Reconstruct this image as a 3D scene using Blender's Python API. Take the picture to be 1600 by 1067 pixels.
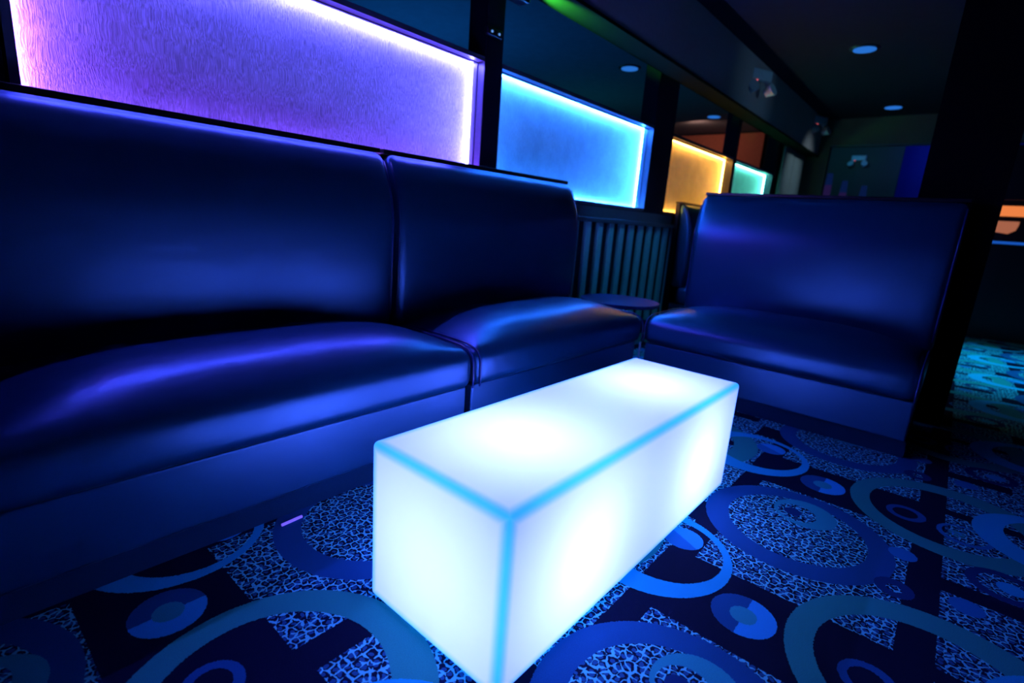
import bpy, bmesh, math, random
from mathutils import Vector, Matrix
random.seed(7)
C = bpy.context.scene.collection
for o in list(bpy.data.objects): bpy.data.objects.remove(o)
scene = bpy.context.scene

# ------------------------------------------------------------------ camera
F_PX, YAW, PITCH, ROLL, CAM_H = 806.424, 0.697336, 0.2339136, 0.0736169, 0.90
cy_, sy_, cp_, sp_ = math.cos(YAW), math.sin(YAW), math.cos(PITCH), math.sin(PITCH)
Fw = Vector((cy_*cp_, sy_*cp_, -sp_))
Rt = Fw.cross(Vector((0, 0, 1))).normalized()
Up = Rt.cross(Fw)
R2 = Rt*math.cos(ROLL) + Up*math.sin(ROLL)
U2 = -Rt*math.sin(ROLL) + Up*math.cos(ROLL)
cam_d = bpy.data.cameras.new('camera')
cam_d.sensor_width = 36.0
cam_d.lens = F_PX*36.0/1600.0
cam_d.clip_start = 0.02
cam = bpy.data.objects.new('camera', cam_d)
cam.matrix_world = Matrix(((R2.x, U2.x, -Fw.x, 0), (R2.y, U2.y, -Fw.y, 0), (R2.z, U2.z, -Fw.z, CAM_H), (0, 0, 0, 1)))
cam_d.dof.use_dof = True
cam_d.dof.focus_distance = 1.45
cam_d.dof.aperture_fstop = 2.0
C.objects.link(cam)
scene.camera = cam

# ------------------------------------------------------------------ world, exposure
w = bpy.data.worlds.new('world'); scene.world = w; w.use_nodes = True
w.node_tree.nodes['Background'].inputs[0].default_value = (0.0, 0.01, 0.05, 1)
w.node_tree.nodes['Background'].inputs[1].default_value = 0.02
scene.view_settings.view_transform = 'Standard'
scene.view_settings.look = 'None'
scene.view_settings.gamma = 1.0
scene.view_settings.exposure = 0.0
scene.view_settings.use_curve_mapping = False

def lamp(name, kind, loc, power, color, size=0.1, target=None, spot=60, blend=0.6, parent=None):
    d = bpy.data.lights.new(name, kind)
    d.energy = power; d.color = color
    if kind == 'AREA': d.shape = 'DISK'; d.size = size
    elif kind in ('POINT', 'SPOT'): d.shadow_soft_size = size
    if kind == 'SPOT': d.spot_size = math.radians(spot); d.spot_blend = blend
    o = bpy.data.objects.new(name, d); C.objects.link(o); o.location = loc
    if target is not None:
        o.rotation_euler = (Vector(target)-Vector(loc)).to_track_quat('-Z', 'Y').to_euler()
    if parent is not None: o.parent = parent
    return o

# dim blue downlights of the lounge (each sits at a ceiling lamp built below)
DOWNLIGHTS = [(5.50, 0.98), (7.85, 0.98), (3.10, 0.98), (0.70, 0.98), (5.15, 3.0), (7.7, 3.05), (2.7, 3.0)]
for i, (x, y) in enumerate(DOWNLIGHTS):
    if x == 0.70: continue
    p = 3.5 if y > 2 else (0.3 if x < 4 else 0.9)
    lamp('downlight_glow', 'SPOT', (x, y, 2.46), p*1.0, (0.03, 0.28, 1.0), 0.06, (x, y, 0), 150, 1.0)
lamp('corner_spot', 'SPOT', (3.10, 0.98, 2.46), 26.0, (0.05, 0.45, 0.85), 0.04, (3.62, 2.0, 0.80), 42, 0.7)
# cyan spot on the carpet beyond the right pillar
lamp('aisle_spot', 'SPOT', (5.9, -0.55, 2.46), 330, (0.01, 0.5, 0.9), 0.05, (5.7, -0.45, 0), 62, 0.8)

# ------------------------------------------------------------------ node helpers
class NT:
    def __init__(self, name):
        self.m = bpy.data.materials.new(name); self.m.use_nodes = True
        self.t = self.m.node_tree; self.t.nodes.clear()
        self.out = self.t.nodes.new('ShaderNodeOutputMaterial')
    def n(self, typ, **kw):
        nd = self.t.nodes.new(typ)
        for k, v in kw.items(): setattr(nd, k, v)
        return nd
    def set(self, sock, v):
        if v is None: return
        if isinstance(v, bpy.types.NodeSocket): self.t.links.new(v, sock)
        elif isinstance(v, (tuple, list)) and len(v) == 3 and sock.type == 'RGBA': sock.default_value = (*v, 1)
        else: sock.default_value = v
    def math(self, op, a, b=None, c=None, clamp=False):
        nd = self.n('ShaderNodeMath', operation=op, use_clamp=clamp)
        self.set(nd.inputs[0], a); self.set(nd.inputs[1], b)
        if c is not None: self.set(nd.inputs[2], c)
        return nd.outputs[0]
    def vec(self, op, a, b=None, c=None):
        nd = self.n('ShaderNodeVectorMath', operation=op)
        self.set(nd.inputs[0], a)
        if b is not None: self.set(nd.inputs[1], b)
        if c is not None: self.set(nd.inputs[2], c)
        return nd.outputs['Value' if op in ('LENGTH', 'DISTANCE', 'DOT_PRODUCT') else 'Vector']
    def mix(self, f, a, b):
        nd = self.n('ShaderNodeMix', data_type='RGBA')
        self.set(nd.inputs[0], f); self.set(nd.inputs[6], a); self.set(nd.inputs[7], b)
        return nd.outputs[2]
    def sep(self, v):
        nd = self.n('ShaderNodeSeparateXYZ'); self.set(nd.inputs[0], v); return nd.outputs
    def obj(self): return self.n('ShaderNodeTexCoord').outputs['Object']
    def pos(self): return self.n('ShaderNodeNewGeometry').outputs['Position']
    def noise(self, vec, scale, detail=2, rough=0.5, out='Fac'):
        nd = self.n('ShaderNodeTexNoise'); self.set(nd.inputs['Vector'], vec)
        nd.inputs['Scale'].default_value = scale; nd.inputs['Detail'].default_value = detail
        nd.inputs['Roughness'].default_value = rough
        return nd.outputs[out]
    def ramp(self, f, stops):
        nd = self.n('ShaderNodeValToRGB'); e = nd.color_ramp.elements
        while len(e) < len(stops): e.new(0.5)
        for el, (p, c) in zip(e, stops): el.position = p; el.color = (*c, 1)
        self.set(nd.inputs[0], f); return nd.outputs[0]
    def bump(self, h, strength, dist):
        nd = self.n('ShaderNodeBump'); nd.inputs['Strength'].default_value = strength
        nd.inputs['Distance'].default_value = dist; self.set(nd.inputs['Height'], h); return nd.outputs[0]
    def bsdf(self, color, rough=0.5, spec=0.5, tint=None, normal=None, metal=0.0, emis=None, estr=0.0, coat=0.0):
        b = self.n('ShaderNodeBsdfPrincipled')
        self.set(b.inputs['Base Color'], color); self.set(b.inputs['Roughness'], rough)
        self.set(b.inputs['Specular IOR Level'], spec); self.set(b.inputs['Metallic'], metal)
        if tint: self.set(b.inputs['Specular Tint'], tint)
        if normal is not None: self.set(b.inputs['Normal'], normal)
        if emis is not None: self.set(b.inputs['Emission Color'], emis); b.inputs['Emission Strength'].default_value = estr
        if coat: b.inputs['Coat Weight'].default_value = coat; b.inputs['Coat Roughness'].default_value = 0.25
        self.t.links.new(b.outputs[0], self.out.inputs[0])
        return self.m
    def emit(self, color, s):
        b = self.n('ShaderNodeEmission'); self.set(b.inputs[0], color); b.inputs[1].default_value = s
        self.t.links.new(b.outputs[0], self.out.inputs[0]); return self.m

def plain(name, color, rough=0.6, spec=0.4, metal=0.0, grain=0.0, gscale=40, emis=None, estr=0):
    k = NT(name); p = k.obj()
    f = k.noise(p, gscale, 3)
    c = k.mix(f, tuple(v*0.85 for v in color), tuple(min(1, v*1.15) for v in color))
    nrm = k.bump(f, grain, 0.002) if grain else None
    return k.bsdf(c, rough, spec, metal=metal, normal=nrm, emis=emis, estr=estr)

# ------------------------------------------------------------------ materials
def leather():
    k = NT('blue_leatherette'); p = k.pos()
    vor = k.n('ShaderNodeTexVoronoi', feature='DISTANCE_TO_EDGE'); k.set(vor.inputs['Vector'], p); vor.inputs['Scale'].default_value = 420
    wr = k.noise(k.vec('MULTIPLY', p, (6.0, 14.0, 14.0)), 1.0, 4, 0.55)
    nz = k.noise(p, 240, 2)
    h = k.math('ADD', k.math('MULTIPLY', k.math('MINIMUM', vor.outputs['Distance'], 0.12), 0.5), k.math('MULTIPLY', nz, 0.12))
    nrm = k.bump(h, 0.35, 0.0006)
    b2 = k.n('ShaderNodeBump'); b2.inputs['Strength'].default_value = 0.25; b2.inputs['Distance'].default_value = 0.006
    k.set(b2.inputs['Height'], wr); k.set(b2.inputs['Normal'], nrm)
    c = k.mix(nz, (0.0001, 0.030, 0.065), (0.0003, 0.040, 0.09))
    m = k.bsdf(c, 0.34, 0.9, (0.21, 0.50, 1.0), b2.outputs[0])
    [n for n in k.t.nodes if n.type == 'BSDF_PRINCIPLED'][0].inputs['IOR'].default_value = 1.92
    return m
LEATHER = leather()
PIPING = plain('piping_vinyl', (0.01, 0.03, 0.16), 0.35, 0.6)
KICK = plain('carpeted_kick_board', (0.003, 0.032, 0.075), 0.95, 0.1, grain=0.8, gscale=500)
CAP = plain('black_laminate', (0.004, 0.005, 0.012), 0.35, 0.4)
BLACK = plain('black_paint', (0.006, 0.007, 0.018), 0.55, 0.25)
PILLAR = plain('matt_black_pillar', (0.0015, 0.0015, 0.003), 0.9, 0.05)
COLUMN = plain('dark_column_paint', (0.006, 0.008, 0.03), 0.6, 0.25)
FRAME = plain('blue_black_frame_paint', (0.10, 0.10, 0.16), 0.38, 0.5)
SLAT = plain('grey_blue_batten', (0.35, 0.80, 0.85), 0.5, 0.4, grain=0.2)
BOARD = plain('dark_wainscot', (0.008, 0.012, 0.03), 0.6, 0.2)
LEDGE = plain('dark_ledge', (0.06, 0.14, 0.20), 0.35, 0.4)
WALLM = plain('dark_wall_paint', (0.03, 0.04, 0.05), 0.8, 0.2, grain=0.2)
ENDW = plain('dark_olive_wall', (0.10, 0.12, 0.10), 0.85, 0.2, grain=0.2)
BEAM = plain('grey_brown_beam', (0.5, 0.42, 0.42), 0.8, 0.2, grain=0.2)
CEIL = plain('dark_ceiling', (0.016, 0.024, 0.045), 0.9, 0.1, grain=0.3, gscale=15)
CEIL2 = plain('teal_grey_ceiling', (0.20, 0.26, 0.30), 0.9, 0.1, grain=0.3, gscale=15)
CHROME = plain('brushed_metal', (0.5, 0.55, 0.65), 0.3, 0.5, metal=1.0)
TABLETOP = plain('dark_blue_laminate', (0.03, 0.05, 0.20), 0.3, 0.6)
ORANGE = plain('burnt_orange_paint', (0.65, 0.26, 0.16), 0.8, 0.2)
CURTAIN = plain('pale_grey_cloth', (0.5, 0.55, 0.55), 0.9, 0.1)
WHITEP = plain('white_plastic', (0.6, 0.75, 0.8), 0.4, 0.4)
BLUEWALL = plain('deep_blue_wall', (0.03, 0.06, 0.5), 0.7, 0.2)

# -------- patterned carpet
PX, PY = 0.945, 0.94
OX, OY = 1.222, 0.225
def carpet():
    k = NT('patterned_carpet')
    p0 = k.vec('MULTIPLY', k.pos(), (1, 1, 0))
    wob = k.vec('SUBTRACT', k.noise(p0, 260, 1, out='Color'), (0.5, 0.5, 0.5))
    p = k.vec('MULTIPLY', k.vec('ADD', k.vec('SUBTRACT', p0, (OX, OY, 0)), k.vec('SCALE', wob, None)), (1, 1, 0))
    # scale socket of the SCALE node
    for nd in k.t.nodes:
        if nd.type == 'VECT_MATH' and nd.operation == 'SCALE': nd.inputs['Scale'].default_value = 0.006
    def local(c):
        return k.vec('WRAP', k.vec('SUBTRACT', p, (c[0], c[1], 0)), (PX/2, PY/2, 1), (-PX/2, -PY/2, -1))
    def disc(c, r): return k.math('LESS_THAN', k.vec('LENGTH', local(c)), r)
    def ring(c, r, ci, ri):
        return k.math('MULTIPLY', disc(c, r), k.math('SUBTRACT', 1.0, disc(ci, ri)))
    def rect(u0, u1, v0, v1):
        a = k.vec('ABSOLUTE', local(((u0+u1)/2, (v0+v1)/2))); s = k.sep(a)
        return k.math('MULTIPLY', k.math('LESS_THAN', s[0], (u1-u0)/2), k.math('LESS_THAN', s[1], (v1-v0)/2))
    # leopard rosettes
    dis = k.vec('SUBTRACT', k.noise(p0, 45, 2, out='Color'), (0.5, 0.5, 0.5))
    ds = k.n('ShaderNodeVectorMath', operation='SCALE'); k.set(ds.inputs[0], dis); ds.inputs['Scale'].default_value = 0.014
    q = k.vec('ADD', p0, ds.outputs[0]); q = k.vec('MULTIPLY', q, (1, 1, 0))
    ve = k.n('ShaderNodeTexVoronoi', feature='DISTANCE_TO_EDGE', voronoi_dimensions='2D'); k.set(ve.inputs['Vector'], q); ve.inputs['Scale'].default_value = 52; ve.inputs['Randomness'].default_value = 0.85
    vf = k.n('ShaderNodeTexVoronoi', feature='F1', voronoi_dimensions='2D'); k.set(vf.inputs['Vector'], q); vf.inputs['Scale'].default_value = 52; vf.inputs['Randomness'].default_value = 0.85
    nz = k.noise(p0, 70, 2)
    thr = k.math('MULTIPLY_ADD', nz, 0.62, -0.215)
    gap = k.math('LESS_THAN', ve.outputs['Distance'], thr)
    core = k.math('LESS_THAN', vf.outputs['Distance'], k.math('MULTIPLY_ADD', k.noise(p0, 90, 1), 0.5, 0.02))
    tuft = k.noise(p0, 700, 2)
    DARK = (0.002, 0.004, 0.022)
    SPOT = (0.02, 0.13, 0.30)
    LIGHT = (0.16, 0.85, 0.92)
    leo = k.mix(gap, k.mix(core, (0.003, 0.007, 0.035), SPOT), LIGHT)
    black = rect(-0.6, 0.6, -0.365, -0.288)
    for r in [(-0.6, 0.6, 0.175, 0.247), (-0.14, 0.14, -0.30, 0.18), (0.10, 0.15, -0.575, -0.36), (0.505, 0.575, -0.56, -0.36), (0.33, 0.47, 0.22, 0.34), (-0.02, 0.14, 0.1, 0.25)]:
        black = k.math('MAXIMUM', black, rect(*r))
    col = k.mix(black, leo, DARK)
    CY = (0.015, 0.55, 0.85); CY2 = (0.015, 0.24, 0.55)
    TEAL = (0.03, 0.38, 0.33); BLU = (0.010, 0.11, 0.30); DBLU = (0.006, 0.045, 0.17); TEAL2 = (0.03, 0.42, 0.48); LAV = (0.03, 0.48, 0.95)
    # big ring filled with leopard, inner crescent ring and dot
    col = k.mix(disc((0.53, 0.006), 0.268), col, BLU)
    col = k.mix(disc((0.535, 0.006), 0.199), col, leo)
    col = k.mix(disc((0.652, 0.0), 0.094), col, TEAL2)
    col = k.mix(disc((0.638, 0.021), 0.058), col, leo)
    col = k.mix(disc((0.637, 0.034), 0.027), col, DBLU)
    # big teal ring over the plain cross
    col = k.mix(ring((0.066, -0.380), 0.296, (0.062, -0.362), 0.217), col, TEAL)
    col = k.mix(ring((-0.003, -0.258), 0.057, (-0.003, -0.256), 0.036), col, (0.01, 0.12, 0.33))
    col = k.mix(ring((-0.03, -0.415), 0.072, (-0.026, -0.415), 0.058), col, CY2)
    col = k.mix(disc((-0.03, -0.395), 0.022), col, k.mix(gap, TEAL, LAV))
    # thin-to-thick ring with two-tone disc
    col = k.mix(ring((0.10, 0.288), 0.218, (0.122, 0.262), 0.162), col, CY)
    ld = local((0.201, 0.236)); s = k.sep(ld)
    side = k.math('GREATER_THAN', k.math('MULTIPLY_ADD', s[1], -0.5, s[0]), 0.0)
    col = k.mix(disc((0.201, 0.236), 0.057), col, k.mix(side, CY2, LAV))
    # split disc
    hd = local((0, 0)); s = k.sep(hd)
    side = k.math('LESS_THAN', s[1], 0.0)
    col = k.mix(disc((0, 0), 0.075), col, k.mix(side, BLU, LAV))
    col = k.mix(disc((0, 0), 0.031), col, TEAL2)
    # small dots
    col = k.mix(disc((0.628, -0.272), 0.036), col, CY2)
    col = k.mix(ring((0.415, -0.268), 0.046, (0.412, -0.268), 0.018), col, DBLU)
    col = k.mix(disc((0.468, -0.42), 0.038), col, CY2)
    col = k.mix(ring((-0.285, -0.50), 0.085, (-0.285, -0.50), 0.058), col, DBLU)
    col = k.mix(disc((-0.285, -0.515), 0.032), col, CY)
    col = k.mix(k.math('MULTIPLY', k.math('SUBTRACT', tuft, 0.36), 1.3, clamp=True), col, (0, 0.01, 0.05))
    nrm = k.bump(tuft, 0.5, 0.003)
    return k.bsdf(col, 0.95, 0.1, normal=nrm)
CARPET = carpet()

# -------- lamp-lit translucent plastic of the light table
TX, TY, TL, TW, TH = 0.6235, 0.4963, 1.2313, 0.4128, 0.3962
def glow_plastic():
    k = NT('translucent_white_plastic'); p = k.obj()
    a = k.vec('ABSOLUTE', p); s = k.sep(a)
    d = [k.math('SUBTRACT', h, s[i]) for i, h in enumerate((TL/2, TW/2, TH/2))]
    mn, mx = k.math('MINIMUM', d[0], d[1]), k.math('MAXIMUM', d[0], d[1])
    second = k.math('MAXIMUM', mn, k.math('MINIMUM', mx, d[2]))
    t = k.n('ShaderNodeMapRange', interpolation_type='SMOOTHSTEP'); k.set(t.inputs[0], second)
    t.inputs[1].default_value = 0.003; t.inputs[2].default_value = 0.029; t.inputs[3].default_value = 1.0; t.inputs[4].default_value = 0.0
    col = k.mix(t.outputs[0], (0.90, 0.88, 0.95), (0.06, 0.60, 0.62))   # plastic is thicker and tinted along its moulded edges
    tr = k.n('ShaderNodeBsdfTranslucent'); k.set(tr.inputs[0], col)
    df = k.n('ShaderNodeBsdfDiffuse'); k.set(df.inputs[0], col)
    gl = k.n('ShaderNodeBsdfGlossy'); gl.inputs['Roughness'].default_value = 0.3; k.set(gl.inputs[0], (0.8, 0.9, 1.0))
    m1 = k.n('ShaderNodeMixShader'); m1.inputs[0].default_value = 0.45
    k.t.links.new(tr.outputs[0], m1.inputs[1]); k.t.links.new(df.outputs[0], m1.inputs[2])
    m2 = k.n('ShaderNodeMixShader'); m2.inputs[0].default_value = 0.04
    k.t.links.new(m1.outputs[0], m2.inputs[1]); k.t.links.new(gl.outputs[0], m2.inputs[2])
    k.t.links.new(m2.outputs[0], k.out.inputs[0])
    return k.m
GLOW = glow_plastic()

# -------- rain-textured panes of the lit partition windows
def pane_mat(name, col, st=0.6):
    k = NT(name); p = k.pos()
    sv = k.vec('MULTIPLY', p, (260, 260, 42))
    n1 = k.noise(k.vec('ADD', sv, k.vec('MULTIPLY', k.noise(p, 12, 2, out='Color'), (6, 0, 6))), 1.0, 4, 0.6)
    n2 = k.noise(p, 9, 3)
    n3 = k.noise(p, 2.2, 2)
    streak = k.ramp(n1, [(0.36, (0.35, 0.35, 0.35)), (0.5, (0.85, 0.85, 0.85)), (0.66, (1.5, 1.5, 1.5))])
    base = k.mix(1.0, col, col)
    c = k.n('ShaderNodeMix', data_type='RGBA', blend_type='MULTIPLY'); c.inputs[0].default_value = st
    k.set(c.inputs[6], k.mix(n2, tuple(v*0.7 for v in col), tuple(min(1, v*1.15) for v in col))); k.set(c.inputs[7], streak)
    nrm = k.bump(n1, 0.9, 0.006)
    return k.bsdf(c.outputs[2], 0.28, 0.7, normal=nrm)

# ------------------------------------------------------------------ mesh helpers
def link(name, me, parent=None, mat=None, smooth=False):
    o = bpy.data.objects.new(name, me); C.objects.link(o)
    if mat is not None: me.materials.append(mat)
    if parent is not None: o.parent = parent
    if smooth: me.polygons.foreach_set('use_smooth', [True]*len(me.polygons)); me.update()
    return o
def obj(name, bm, mat, parent=None, smooth=False):
    bmesh.ops.recalc_face_normals(bm, faces=bm.faces)
    me = bpy.data.meshes.new(name); bm.to_mesh(me); bm.free()
    return link(name, me, parent, mat, smooth)
def add_box(bm, x0, x1, y0, y1, z0, z1, bev=0.0, seg=2):
    r = bmesh.ops.create_cube(bm, size=1.0)
    vs = r['verts']
    for v in vs:
        v.co = Vector(((x0+x1)/2+v.co.x*(x1-x0), (y0+y1)/2+v.co.y*(y1-y0), (z0+z1)/2+v.co.z*(z1-z0)))
    if bev > 0:
        es = list({e for v in vs for e in v.link_edges})
        bmesh.ops.bevel(bm, geom=es, offset=bev, segments=seg, affect='EDGES', profile=0.5)
def box(name, b, mat, parent=None, bev=0.0, seg=2, smooth=False):
    bm = bmesh.new(); add_box(bm, *b, bev=bev, seg=seg); return obj(name, bm, mat, parent, smooth)
def add_cyl(bm, c, r, z0, z1, n=32, r2=None):
    r2 = r if r2 is None else r2
    lo = [bm.verts.new((c[0]+r*math.cos(2*math.pi*i/n), c[1]+r*math.sin(2*math.pi*i/n), z0)) for i in range(n)]
    hi = [bm.verts.new((c[0]+r2*math.cos(2*math.pi*i/n), c[1]+r2*math.sin(2*math.pi*i/n), z1)) for i in range(n)]
    for i in range(n): bm.faces.new((lo[i], lo[(i+1) % n], hi[(i+1) % n], hi[i]))
    bm.faces.new(lo[::-1]); bm.faces.new(hi)
def add_tube(bm, pts, r, n=8):
    rings = []
    pts = [Vector(p) for p in pts]
    for i, p in enumerate(pts):
        d = (pts[min(i+1, len(pts)-1)]-pts[max(i-1, 0)]).normalized()
        a = d.orthogonal().normalized() if i == 0 else (rings[-1][1]-d*rings[-1][1].dot(d)).normalized()
        b = d.cross(a)
        rings.append(([bm.verts.new(p+a*r*math.cos(2*math.pi*j/n)+b*r*math.sin(2*math.pi*j/n)) for j in range(n)], a))
    for (r0, _), (r1, _) in zip(rings, rings[1:]):
        for j in range(n): bm.faces.new((r0[j], r0[(j+1) % n], r1[(j+1) % n], r1[j]))
    bm.faces.new(rings[0][0][::-1]); bm.faces.new(rings[-1][0])
def thing(name, label, cat, loc=(0, 0, 0), rz=0, group=None):
    o = bpy.data.objects.new(name, None); C.objects.link(o); o.empty_display_size = 0.1
    o.location = loc; o.rotation_euler = (0, 0, rz); o['label'] = label; o['category'] = cat
    if group: o['group'] = group
    return o
def tag(o, label, cat, group=None):
    o['label'] = label; o['category'] = cat
    if group: o['group'] = group
    return o
def struct(o): o['kind'] = 'structure'; return o
def dup(root, loc, rz, label, group=None):
    r = root.copy(); C.objects.link(r); r.location = loc; r.rotation_euler = (0, 0, rz); r['label'] = label
    if group: r['group'] = group
    for ch in list(root.children):
        c = ch.copy(); C.objects.link(c); c.parent = r
        for g in ch.children:
            d = g.copy(); C.objects.link(d); d.parent = c
    return r

# ------------------------------------------------------------------ setting
XW0, XW1, YW0, YW1, ZC = -2.6, 8.4, -4.2, 6.2, 2.5
bm = bmesh.new(); add_box(bm, XW0-0.1, 11.0, YW0-0.1, YW1+0.1, -0.1, 0.0); struct(obj('floor', bm, CARPET))
struct(box('ceiling', (XW0-0.1, XW1, YW0-0.1, 1.80, ZC, ZC+0.1), CEIL))
ce = struct(box('ceiling', (XW0-0.1, 9.1, 1.80, YW1+0.1, ZC, ZC+0.1), CEIL2))
struct(box('wall_right', (XW0-0.1, 11.0, YW0-0.1, YW0, 0, ZC), WALLM))
struct(box('wall_back', (XW0-0.1, XW0, YW0, YW1, 0, ZC), WALLM))
struct(box('wall_outer', (XW0, 9.1, YW1, YW1+0.1, 0, ZC), WALLM))
# partition under and between the lit windows: wall plane y = 2.0
YP = 2.0
WIN = [(0.262, 2.015), (2.15, 3.90), (4.262, 5.735), (5.83, 7.20)]
ZB, ZT = 1.05, 1.65
wl = struct(box('wall_left', (XW0, 8.4, YP, YP+0.13, 0, ZB-0.025), BOARD))
for k_ in range(13):       # vertical battens of the wainscot
    x = 2.62+0.155*k_
    if x > 4.5: break
    box('slat', (x-0.033, x+0.033, YP-0.028, YP, 0.12, 0.915), SLAT, wl, bev=0.006)
box('ledge', (2.56, 4.42, YP-0.05, YP, 0.915, 0.945), LEDGE, wl, bev=0.004)
box('panel', (2.56, 4.42, YP-0.012, YP, 0.945, ZB-0.03), LEDGE, wl)
# piers between the openings, up to the ceiling
struct(box('wall_left_pier', (XW0, WIN[0][0]-0.03, YP, YP+0.13, ZB-0.025, ZC), BLACK))
for i, (a, b) in enumerate([(WIN[0][1], WIN[1][0]), (WIN[1][1], WIN[2][0]), (WIN[2][1], WIN[3][0])]):
    c = struct(box('trim_%d' % (i+1), (a+0.004, b-0.004, YP-0.002, YP+0.13, ZB-0.025, ZC), COLUMN, bev=0.006))
struct(box('wall_left_far', (WIN[3][1]+0.03, 8.4, YP, YP+0.13, ZB-0.025, ZC), WALLM))
# beam over the partition
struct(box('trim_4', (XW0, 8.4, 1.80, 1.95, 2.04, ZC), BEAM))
struct(box('trim_5', (XW0, 8.4, 1.785, 1.955, 2.02, 2.039), plain('shaded_beam_underside', (0.010, 0.018, 0.010), 0.9, 0.05)))  # added sheet; shade under the beam put into its dark colour

LEDC = {1: ((0.12, 0.11, 1.0), 340), 2: ((0.030, 0.21, 1.0), 290), 3: ((1.0, 0.44, 0.06), 75), 4: ((0.12, 0.85, 0.62), 60)}
PANEC = {1: (0.58, 0.60, 0.78), 2: (0.7, 0.8, 0.85), 3: (0.8, 0.75, 0.7), 4: (0.7, 0.8, 0.8)}
for n, (a, b) in enumerate(WIN, 1):
    yb = YP+0.10
    pane = struct(box('window_%d' % n, (a, b, yb, yb+0.012, ZB, ZT), pane_mat('rain_glass_pane_%d' % n, PANEC[n], 0.75 if n == 1 else 0.25)))
    # frame: four boards round the reveal plus a raised lip
    t = 0.022
    for q in [(a-0.001, b+0.001, YP, yb+0.03, ZT, ZT+t), (a-0.001, b+0.001, YP, yb+0.03, ZB-t, ZB)]:
        box('frame', q, FRAME, pane)
    ja = a-t if n == 1 else a-0.003
    for q in [(ja, a, YP, yb+0.03, ZB, ZT), (b, b+0.003 if n < 4 else b+t, YP, yb+0.03, ZB, ZT)]:
        box('frame', q, FRAME, pane)
    f = bmesh.new(); l = 0.014
    add_box(f, a, b, YP+0.045, YP+0.055, ZT-l*0.4, ZT); add_box(f, b-l*0.4, b, YP+0.045, YP+0.055, ZB, ZT-l*0.4)
    obj('bead', f, FRAME, pane)
    col, s = LEDC[n]
    led = NT('led_strip_%d' % n).emit(col, s)
    y0, y1 = yb-0.015, yb-0.008
    h = 0.003
    led2 = NT('violet_led_strip').emit((0.27, 0.085, 1.0), 330) if n == 1 else led
    for j, q in enumerate([(a+h, b-h, y0, y1, ZT-h, ZT), (a+h, b-h, y0, y1, ZB, ZB+h), (a, a+h, y0, y1, ZB, ZT), (b-h, b, y0, y1, ZB, ZT)]):
        box('led_strip', q, led2 if j in (1, 2) else led, pane)

# end wall of the lounge with a soffit over a blue-lit alcove
ew = struct(box('wall_front', (XW1, XW1+0.1, 1.66, 2.13, 0, ZC), ENDW))
struct(box('wall_front_soffit', (XW1, XW1+0.1, YW0, 1.66, 2.15, ZC), ENDW))
box('edge_trim', (XW1-0.02, XW1, 0.2, 1.66, 2.15, 2.165), LEDGE, ew)
struct(box('wall_front_alcove', (10.4, 10.5, YW0, 2.3, 0, 2.6), BLUEWALL))
struct(box('wall_front_side', (XW1+0.1, 10.4, 2.13, 2.3, 0, 2.6), ENDW))
struct(box('ceiling_alcove', (XW1, 10.5, YW0, 2.3, 2.6, 2.7), CEIL))
struct(box('wall_front_inner', (9.9, 10.0, 0.98, 2.13, 0, 2.6), ENDW))
lamp('alcove_blue_fill', 'AREA', (9.6, 0.5, 2.58), 4.0, (0.03, 0.14, 1.0), 0.5, (10.4, 0.5, 1.4))  # hidden lamp added to turn the alcove's back wall blue
lamp('alcove_teal_fill', 'AREA', (9.0, 1.7, 2.3), 1.6, (0.05, 0.35, 0.65), 0.3, (10.4, 1.4, 1.6))  # added teal fill for the left part of the alcove
# neighbouring room seen above the windows
struct(box('wall_neighbour_end', (9.0, 9.1, 2.3, YW1, 0, ZC), WALLM))
op = struct(box('wall_neighbour_panel', (8.94, 8.998, 2.70, 4.3, 0.6, 2.47), ORANGE))
lamp('neighbour_amber_fill', 'AREA', (7.9, 3.4, 2.40), 2.0, (1.0, 0.42, 0.3), 0.3, (9.0, 3.4, 1.9))  # unseen warm lamp added to light the orange panel
lamp('neighbour_blue_fill', 'AREA', (3.2, 4.2, 1.0), 12.0, (0.01, 0.25, 1.0), 1.0, (3.2, 4.0, 2.5))  # added upward fill that brightens the next room's ceiling
lamp('neighbour_teal_fill', 'AREA', (6.0, 4.2, 1.2), 1.5, (0.02, 0.6, 0.8), 0.8, (6.0, 4.0, 2.5))  # second upward fill, added to tint the ceiling farther along

# right-hand pillar
struct(box('trim_6', (3.42, 3.74, -0.092, 0.236, 0, ZC), PILLAR))

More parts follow.
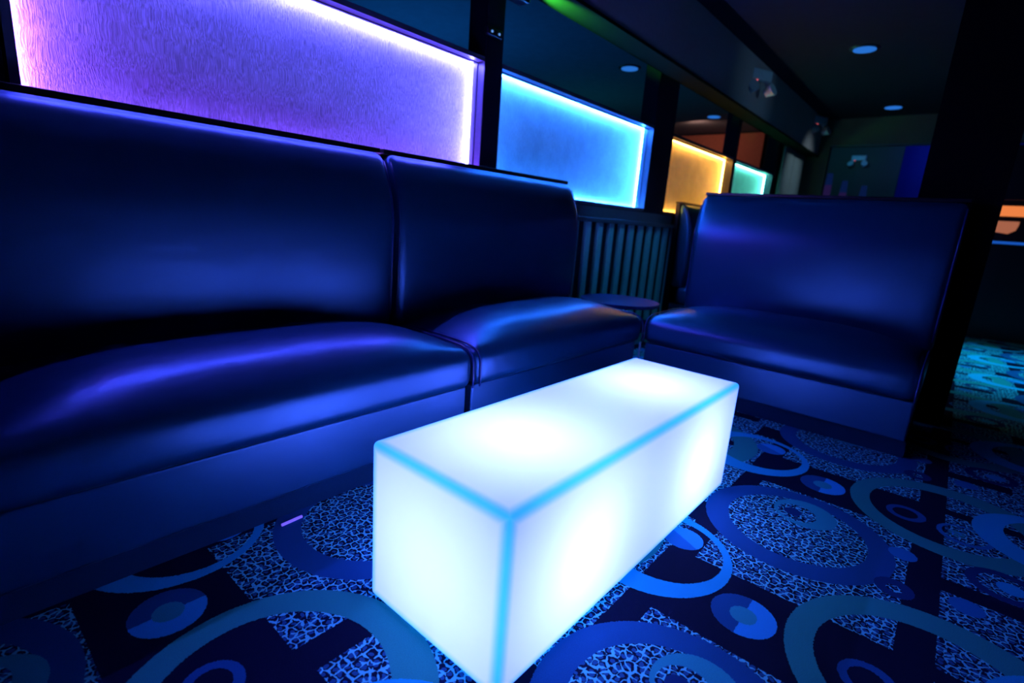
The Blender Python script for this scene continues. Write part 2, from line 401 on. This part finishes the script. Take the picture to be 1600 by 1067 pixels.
# ------------------------------------------------------------------ sofas
SL, SD = 1.352, 0.62     # module length, depth; local x along the bench, local y from front (0) to back
def rbox_grid(x0, x1, y0, y1, z0, z1, r, nx, ny, nz, crown=0.0, fn=None):
    """rounded box with an optional crown on top, built as a subdivided box pushed onto rounded corners"""
    bm = bmesh.new()
    def lin(a, b, n, rr):
        # denser near the ends
        ends = [a+rr*(1-math.cos(math.pi/2*i/5)) for i in range(6)]
        mid = [a+rr+(b-a-2*rr)*i/n for i in range(1, n)]
        return ends+mid+[b-(e-a) for e in ends[::-1]]
    X, Y, Z = lin(x0, x1, nx, r), lin(y0, y1, ny, r), lin(z0, z1, nz, r)
    verts = {}
    def V(i, j, k):
        key = (i, j, k)
        if key in verts: return verts[key]
        p = Vector((X[i], Y[j], Z[k]))
        q = Vector((min(max(p.x, x0+r), x1-r), min(max(p.y, y0+r), y1-r), min(max(p.z, z0+r), z1-r)))
        d = p-q
        if d.length > 1e-9: p = q+d.normalized()*r
        if crown:
            u = (p.x-x0)/(x1-x0)*2-1; v = (p.y-y0)/(y1-y0)*2-1; t = max(0, (p.z-(z0+z1)/2)/((z1-z0)/2))
            p.z += crown*t*(1-abs(u)**3.6)*(1-abs(v)**2.4)
        if fn: p = fn(p)
        verts[key] = bm.verts.new(p); return verts[key]
    nX, nY, nZ = len(X)-1, len(Y)-1, len(Z)-1
    def face(a, b, c, d):
        try: bm.faces.new((a, b, c, d))
        except ValueError: pass
    for i in range(nX):
        for j in range(nY):
            face(V(i, j, 0), V(i, j+1, 0), V(i+1, j+1, 0), V(i+1, j, 0)); face(V(i, j, nZ), V(i+1, j, nZ), V(i+1, j+1, nZ), V(i, j+1, nZ))
    for i in range(nX):
        for k in range(nZ):
            face(V(i, 0, k), V(i+1, 0, k), V(i+1, 0, k+1), V(i, 0, k+1)); face(V(i, nY, k), V(i, nY, k+1), V(i+1, nY, k+1), V(i+1, nY, k))
    for j in range(nY):
        for k in range(nZ):
            face(V(0, j, k), V(0, j, k+1), V(0, j+1, k+1), V(0, j+1, k)); face(V(nX, j, k), V(nX, j+1, k), V(nX, j+1, k+1), V(nX, j, k+1))
    return bm

def back_fn(L):
    # lean and belly of the backrest; local y grows to the rear
    def f(p):
        z = p.z
        t = (z-0.44)/0.68
        front = max(0.0, min(1.0, (0.62-p.y)/0.12))
        # face is upright up to 0.9 and rolls back above
        roll = 0.075*max(0, (t-0.62)/0.38)**1.8
        belly = 0.012*math.sin(math.pi*min(1, max(0, t)))
        p = Vector((p.x, p.y+front*(roll-belly), z))
        return p
    return f

def make_sofa(label, group, SL=SL):
    t = thing('booth_sofa', label, 'sofa', (0, 0, 0), 0, group)
    g = 0.004
    # kick board, base panel, cushion, backrest, back panel, cap
    box('kick_board', (g, SL-g, 0.035, 0.60, 0.0, 0.075), KICK, t)
    base = box('base_panel', (g+0.006, SL-g-0.006, 0.012, 0.60, 0.078, 0.262), LEATHER, t, bev=0.008, seg=3)
    bm = rbox_grid(g, SL-g, -0.022, 0.56, 0.262, 0.412, 0.042, 22, 10, 3, crown=0.092,
                   fn=lambda p: Vector((p.x, p.y+0.010*max(0, (p.z-0.36)/0.05) if p.y < 0.05 else p.y, p.z)))
    seat = obj('seat', bm, LEATHER, t, True)
    # welts round both ends of the seat cushion
    for x in (g+0.010, SL-g-0.010):
        pts = [(x, -0.026, 0.268), (x, -0.026, 0.30), (x, -0.024, 0.36), (x, -0.012, 0.392), (x, 0.012, 0.410), (x, 0.05, 0.420), (x, 0.15, 0.424), (x, 0.30, 0.426), (x, 0.45, 0.424)]
        bm = bmesh.new(); add_tube(bm, pts, 0.0042, 8); obj('piping', bm, PIPING, seat, True)
    bm = rbox_grid(g, SL-g, 0.488, 0.615, 0.40, 1.122, 0.040, 22, 3, 22, fn=back_fn(SL))
    back = obj('backrest', bm, LEATHER, t, True)
    for x in (g+0.008, SL-g-0.008):
        pts = []
        for i in range(14):
            z = 0.46+0.63*i/13
            p = back_fn(SL)(Vector((x, 0.500, z))); pts.append((p.x, p.y, p.z))
        bm = bmesh.new(); add_tube(bm, pts, 0.004, 8); obj('piping', bm, PIPING, back, True)
    box('back_panel', (g, SL-g, 0.617, 0.655, 0.0, 1.122), CAP, t)
    box('cap_rail', (g, SL-g, 0.592, 0.662, 1.124, 1.142), CAP, t, bev=0.003)
    return t
YS = 1.318
SG = 'blue upholstered booth sofas'
s1 = make_sofa('long blue upholstered booth sofa on the left, under the purple window', SG)
s1.location = (-0.006, YS, 0)
s2 = dup(s1, (1.356, YS, 0), 0, 'blue upholstered booth sofa behind the glowing bench, under the blue window', SG)
s3 = make_sofa('blue upholstered booth sofa on the right, facing left, in front of the black pillar', SG, 1.275)
s3.location = (2.712, 1.290, 0); s3.rotation_euler = (0, 0, math.radians(-90))
s4 = dup(s1, (4.43, YS, 0), 0, 'dark booth sofa in the next bay, its corner showing before the amber window', SG)
# pale metal angle at the inner corner of the two sofas
tr = box('corner_angle', (2.698, 2.706, 1.296, 1.304, 0.0, 0.262), CHROME)
tag(tr, 'thin pale metal angle strip upright where the two sofas meet', 'metal strip')

# ------------------------------------------------------------------ small round table in the corner
t = thing('side_table', 'small round dark-topped table in the corner between the two sofas', 'table', (2.985, 1.62, 0))
bm = bmesh.new(); add_cyl(bm, (0, 0), 0.245, 0.415, 0.420, 48, 0.25); add_cyl(bm, (0, 0), 0.25, 0.420, 0.437, 48); obj('tabletop', bm, TABLETOP, t)
bm = bmesh.new(); add_cyl(bm, (0, 0), 0.03, 0.02, 0.415, 24); obj('pedestal', bm, CAP, t, True)
bm = bmesh.new(); add_cyl(bm, (0, 0), 0.17, 0.0, 0.012, 40); add_cyl(bm, (0, 0), 0.16, 0.012, 0.022, 40, 0.05); obj('base', bm, CAP, t)

# ------------------------------------------------------------------ glowing bench table
t = thing('light_bench', 'glowing white-cyan plastic box bench in the middle of the carpet', 'light table', (TX+TL/2, TY+TW/2, 0))
bm = bmesh.new()
r = bmesh.ops.create_cube(bm, size=1.0)
for v in bm.verts: v.co = Vector((v.co.x*TL, v.co.y*TW, v.co.z*TH))
bmesh.ops.bevel(bm, geom=list(bm.edges), offset=0.014, segments=5, affect='EDGES', profile=0.5)
sh = obj('shell', bm, GLOW, t, True)
sh.location = (0, 0, TH/2+0.001)
md = sh.modifiers.new('n', 'WEIGHTED_NORMAL'); md.keep_sharp = False
PUCK = plain('lamp_base_plastic', (0.7, 0.75, 0.8), 0.5)
for x in (0.905, 1.575):
    px = x-(TX+TL/2)
    bm = bmesh.new(); add_cyl(bm, (px, 0), 0.06, 0.006, 0.03, 32); lb = obj('lamp_base', bm, PUCK, t)
    bm = bmesh.new(); add_cyl(bm, (px, 0), 0.012, 0.03, 0.10, 16); obj('lamp_stem', bm, PUCK, lb)
    lamp('bench_bulb', 'POINT', (px, 0.0, 0.185), 8.3, (0.405, 0.555, 2.3), 0.05, parent=t)

# ------------------------------------------------------------------ small things
bm = bmesh.new(); add_tube(bm, [(0, 0, 0), (0.062, 0.004, 0)], 0.0042, 10)
st = obj('glow_stick', bm, NT('violet_glowing_plastic').bsdf((0.35, 0.2, 0.95), 0.4, 0.5, emis=(0.25, 0.16, 1.0), estr=0.55))  # violet stick with added glow
st.location = (0.600, 1.306, 0.0045)
tag(st, 'short glowing violet straw piece on the carpet against the left sofa base', 'stick')

# ceiling downlights
proto = None
LBL = ['nearest round blue ceiling light on the right', 'farther round blue ceiling light, near the end wall', 'round ceiling light above the glowing bench', 'round ceiling light above the left sofa',
       'round blue ceiling light seen over the blue window', 'round blue ceiling light seen over the amber window', 'round ceiling light of the next room over the purple window']
LENS = NT('downlight_lens').emit((0.02, 0.16, 0.62), 1.0)
for i, (x, y) in enumerate(DOWNLIGHTS):
    if proto is None:
        proto = thing('downlight', LBL[i], 'ceiling light', (x, y, ZC), 0, 'round ceiling downlights')
        bm = bmesh.new(); add_cyl(bm, (0, 0), 0.098, -0.010, -0.0005, 40, 0.115); obj('trim_ring', bm, CAP, proto)
        bm = bmesh.new(); add_cyl(bm, (0, 0), 0.085, -0.016, -0.011, 40); obj('lens', bm, LENS, proto)
    else:
        dup(proto, (x, y, ZC), 0, LBL[i])

# twin-head emergency lights on the beam
def emergency(label, loc, rz, group=None):
    t = thing('emergency_light', label, 'emergency light', loc, rz, group)
    box('housing', (-0.13, 0.13, -0.06, 0.0, -0.05, 0.05), WHITEP, t, bev=0.012)
    bm = bmesh.new()
    for sx in (-1, 1):
        bm = bmesh.new()
        add_tube(bm, [(sx*0.09, -0.03, -0.045), (sx*0.10, -0.04, -0.09)], 0.012, 10); arm = obj('arm', bm, WHITEP, t)
        bm = bmesh.new()
        M = Matrix.Translation((sx*0.115, -0.06, -0.125)) @ Matrix.Rotation(sx*0.5, 4, 'Y') @ Matrix.Rotation(1.1, 4, 'X')
        add_cyl(bm, (0, 0), 0.035, -0.04, 0.04, 20, 0.058)
        bmesh.ops.transform(bm, matrix=M, verts=bm.verts); obj('lamp_head', bm, WHITEP, t)
    bm = bmesh.new(); add_cyl(bm, (0, 0), 0.008, -0.058, -0.050, 12)
    li = obj('indicator', bm, NT('red_indicator').emit((1.0, 0.15, 0.2), 1.2), t); li.location = (-0.06, -0.055, 0.0)
    return t
e1 = emergency('pale twin-head emergency light on the beam, nearer one', (5.45, 1.80, 2.36), math.radians(-25), 'twin-head emergency lights')
e2 = dup(e1, (8.02, 1.80, 2.42), math.radians(-25), 'small pale twin-head emergency light at the far end of the beam')
e3 = dup(e1, (9.895, 1.53, 2.19), math.radians(-90), 'mirror image of the emergency light, built as a small fixture beyond the opening')  # reflection of the beam's emergency light, put in as a solid copy
e3.scale = (0.75, 0.75, 0.75)
lamp('beam_fill', 'SPOT', (5.6, 0.2, 2.3), 5.0, (0.25, 0.6, 1.0), 0.05, (5.45, 1.8, 2.3), 50, 1.0)  # unseen fill lamp added to brighten the beam face

# party light and red-dot sensor by the first column
t = thing('party_light', 'small dark effect light with a red dot, under the beam by the first column', 'stage light', (2.08, 1.88, 2.04))
box('bracket', (-0.03, 0.03, -0.012, 0.012, -0.05, 0.0), CAP, t)
box('body', (-0.075, 0.075, -0.035, 0.035, -0.12, -0.045), CAP, t, bev=0.01)
bm = bmesh.new(); add_cyl(bm, (0, 0), 0.006, 0, 0.006, 12); r_ = obj('indicator', bm, NT('red_dot').emit((1.0, 0.03, 0.12), 3.0), t)
r_.location = (-0.0, -0.036, -0.115); r_.rotation_euler = (math.radians(90), 0, 0)
lamp('green_effect', 'SPOT', (2.17, 1.885, 1.955), 260.0, (0.10, 1.0, 0.08), 0.01, (2.50, 1.885, 2.04), 30, 1.0)
t = thing('wall_sensor', 'small black sensor bar with two pale glints on the first column', 'sensor', (2.045, YP-0.002, 1.785))
box('body', (-0.05, 0.06, -0.03, 0.0, -0.018, 0.018), CAP, t, bev=0.006)
GL = NT('pale_blue_glint').emit((0.15, 0.4, 1.0), 0.8)
for x in (-0.012, 0.040):
    bm = bmesh.new(); add_cyl(bm, (0, 0), 0.006, 0, 0.004, 12); q = obj('led', bm, GL, t); q.location = (x-0.01, -0.030, -0.002); q.rotation_euler = (math.radians(90), 0, 0)  # emissive dots put in for two glints on the bar

# pale curtains on the partition near the end wall
def curtain(x0, x1, label):
    bm = bmesh.new(); n = 40; rows = []
    for z in (0.12, 2.10):
        rows.append([(bm.verts.new((x0+(x1-x0)*i/n, YP-0.05+0.018*math.sin(i*1.3), z)), bm.verts.new((x0+(x1-x0)*i/n, YP-0.044+0.018*math.sin(i*1.3), z))) for i in range(n+1)])
    for s in (0, 1):
        for i in range(n):
            v = (rows[0][i][s], rows[0][i+1][s], rows[1][i+1][s], rows[1][i][s]); bm.faces.new(v if s else v[::-1])
    for i in range(n):
        for r_ in (0, 1): bm.faces.new((rows[r_][i][0], rows[r_][i+1][0], rows[r_][i+1][1], rows[r_][i][1]))
    return tag(obj('curtain', bm, CURTAIN, None, True), label, 'curtain', 'pale curtains by the end wall')
curtain(7.33, 7.82, 'pale grey curtain nearer the green window, left of the pair')
curtain(7.86, 8.34, 'pale grey curtain next to the end wall, right of the pair')
lamp('curtain_fill', 'SPOT', (7.7, 0.9, 2.4), 8.0, (0.55, 0.85, 1.0), 0.05, (7.85, 2.0, 1.7), 50, 0.9)  # lamp without a fixture, added to lift the pale curtains

# posts beyond the end wall; violet light on them put in as emission
VB = NT('violet_post_glow').emit((0.014, 0.007, 0.05), 0.9); BB = NT('blue_post_glow').emit((0.002, 0.009, 0.055), 0.9)
for i, (y, h, lb) in enumerate([(1.66, 1.84, 'tallest dim violet post beyond the sofa on the right, leftmost of three'), (1.46, 1.74, 'middle dim violet post of three beyond the right sofa'), (1.22, 1.68, 'shortest dim violet post of three, rightmost')]):
    t = thing('glowing_post', lb, 'post', (8.75, y, 0), 0, 'dim violet posts beyond the end wall')
    bm = bmesh.new(); add_cyl(bm, (0, 0), 0.07, 0, 0.03, 24); obj('base', bm, CAP, t)
    bm = bmesh.new(); add_cyl(bm, (0, 0), 0.045, 0.03, h-0.16, 20); obj('lower_part', bm, VB, t)
    bm = bmesh.new(); add_cyl(bm, (0, 0), 0.045, h-0.16, h, 20, 0.035); obj('upper_part', bm, BB, t)

# bar counter right of the pillar
t = thing('bar_counter', 'dark bar counter with a blue-lit top edge at the right edge of the room', 'counter', (7.5, -1.7, 0))
box('front_panel', (0, 0.5, -1.4, 1.55, 0, 0.99), CAP, t)
box('countertop', (-0.06, 0.58, -1.45, 1.6, 1.0, 1.03), CAP, t, bev=0.006)
box('led_strip', (-0.066, -0.060, -1.45, 1.6, 1.004, 1.030), NT('blue_edge_led').emit((0.01, 0.10, 0.55), 0.9), t)
t = thing('back_bar', 'back bar with orange backlit panels at the right edge of the photo', 'shelving', (8.30, -1.6, 0))
box('cabinet', (0.0, 0.09, -1.5, 1.45, 0, 2.1), CAP, t)
OR1 = NT('orange_backlight').emit((1.0, 0.26, 0.07), 0.85); OR2 = NT('dim_orange_backlight').emit((0.62, 0.20, 0.11), 0.6)
box('backlit_panel', (-0.02, -0.001, 0.6, 1.395, 1.325, 1.44), OR1, t)
bm = bmesh.new(); pts = [(1.40, 1.27), (1.40, 1.15), (1.27, 1.13), (1.21, 1.17), (1.195, 1.23), (1.195, 1.27)]
lo = [bm.verts.new((-0.02, y, z)) for y, z in pts]; hi = [bm.verts.new((-0.001, y, z)) for y, z in pts]
bm.faces.new(lo); bm.faces.new(hi[::-1])
for i in range(len(pts)): bm.faces.new((lo[i], hi[i], hi[(i+1) % len(pts)], lo[(i+1) % len(pts)]))
q = obj('backlit_panel', bm, OR2, t); q['label'] = 'dimmer orange panel with one rounded lower corner'
box('shelf', (-0.14, 0.0, -1.5, 1.45, 1.50, 1.52), CAP, t)
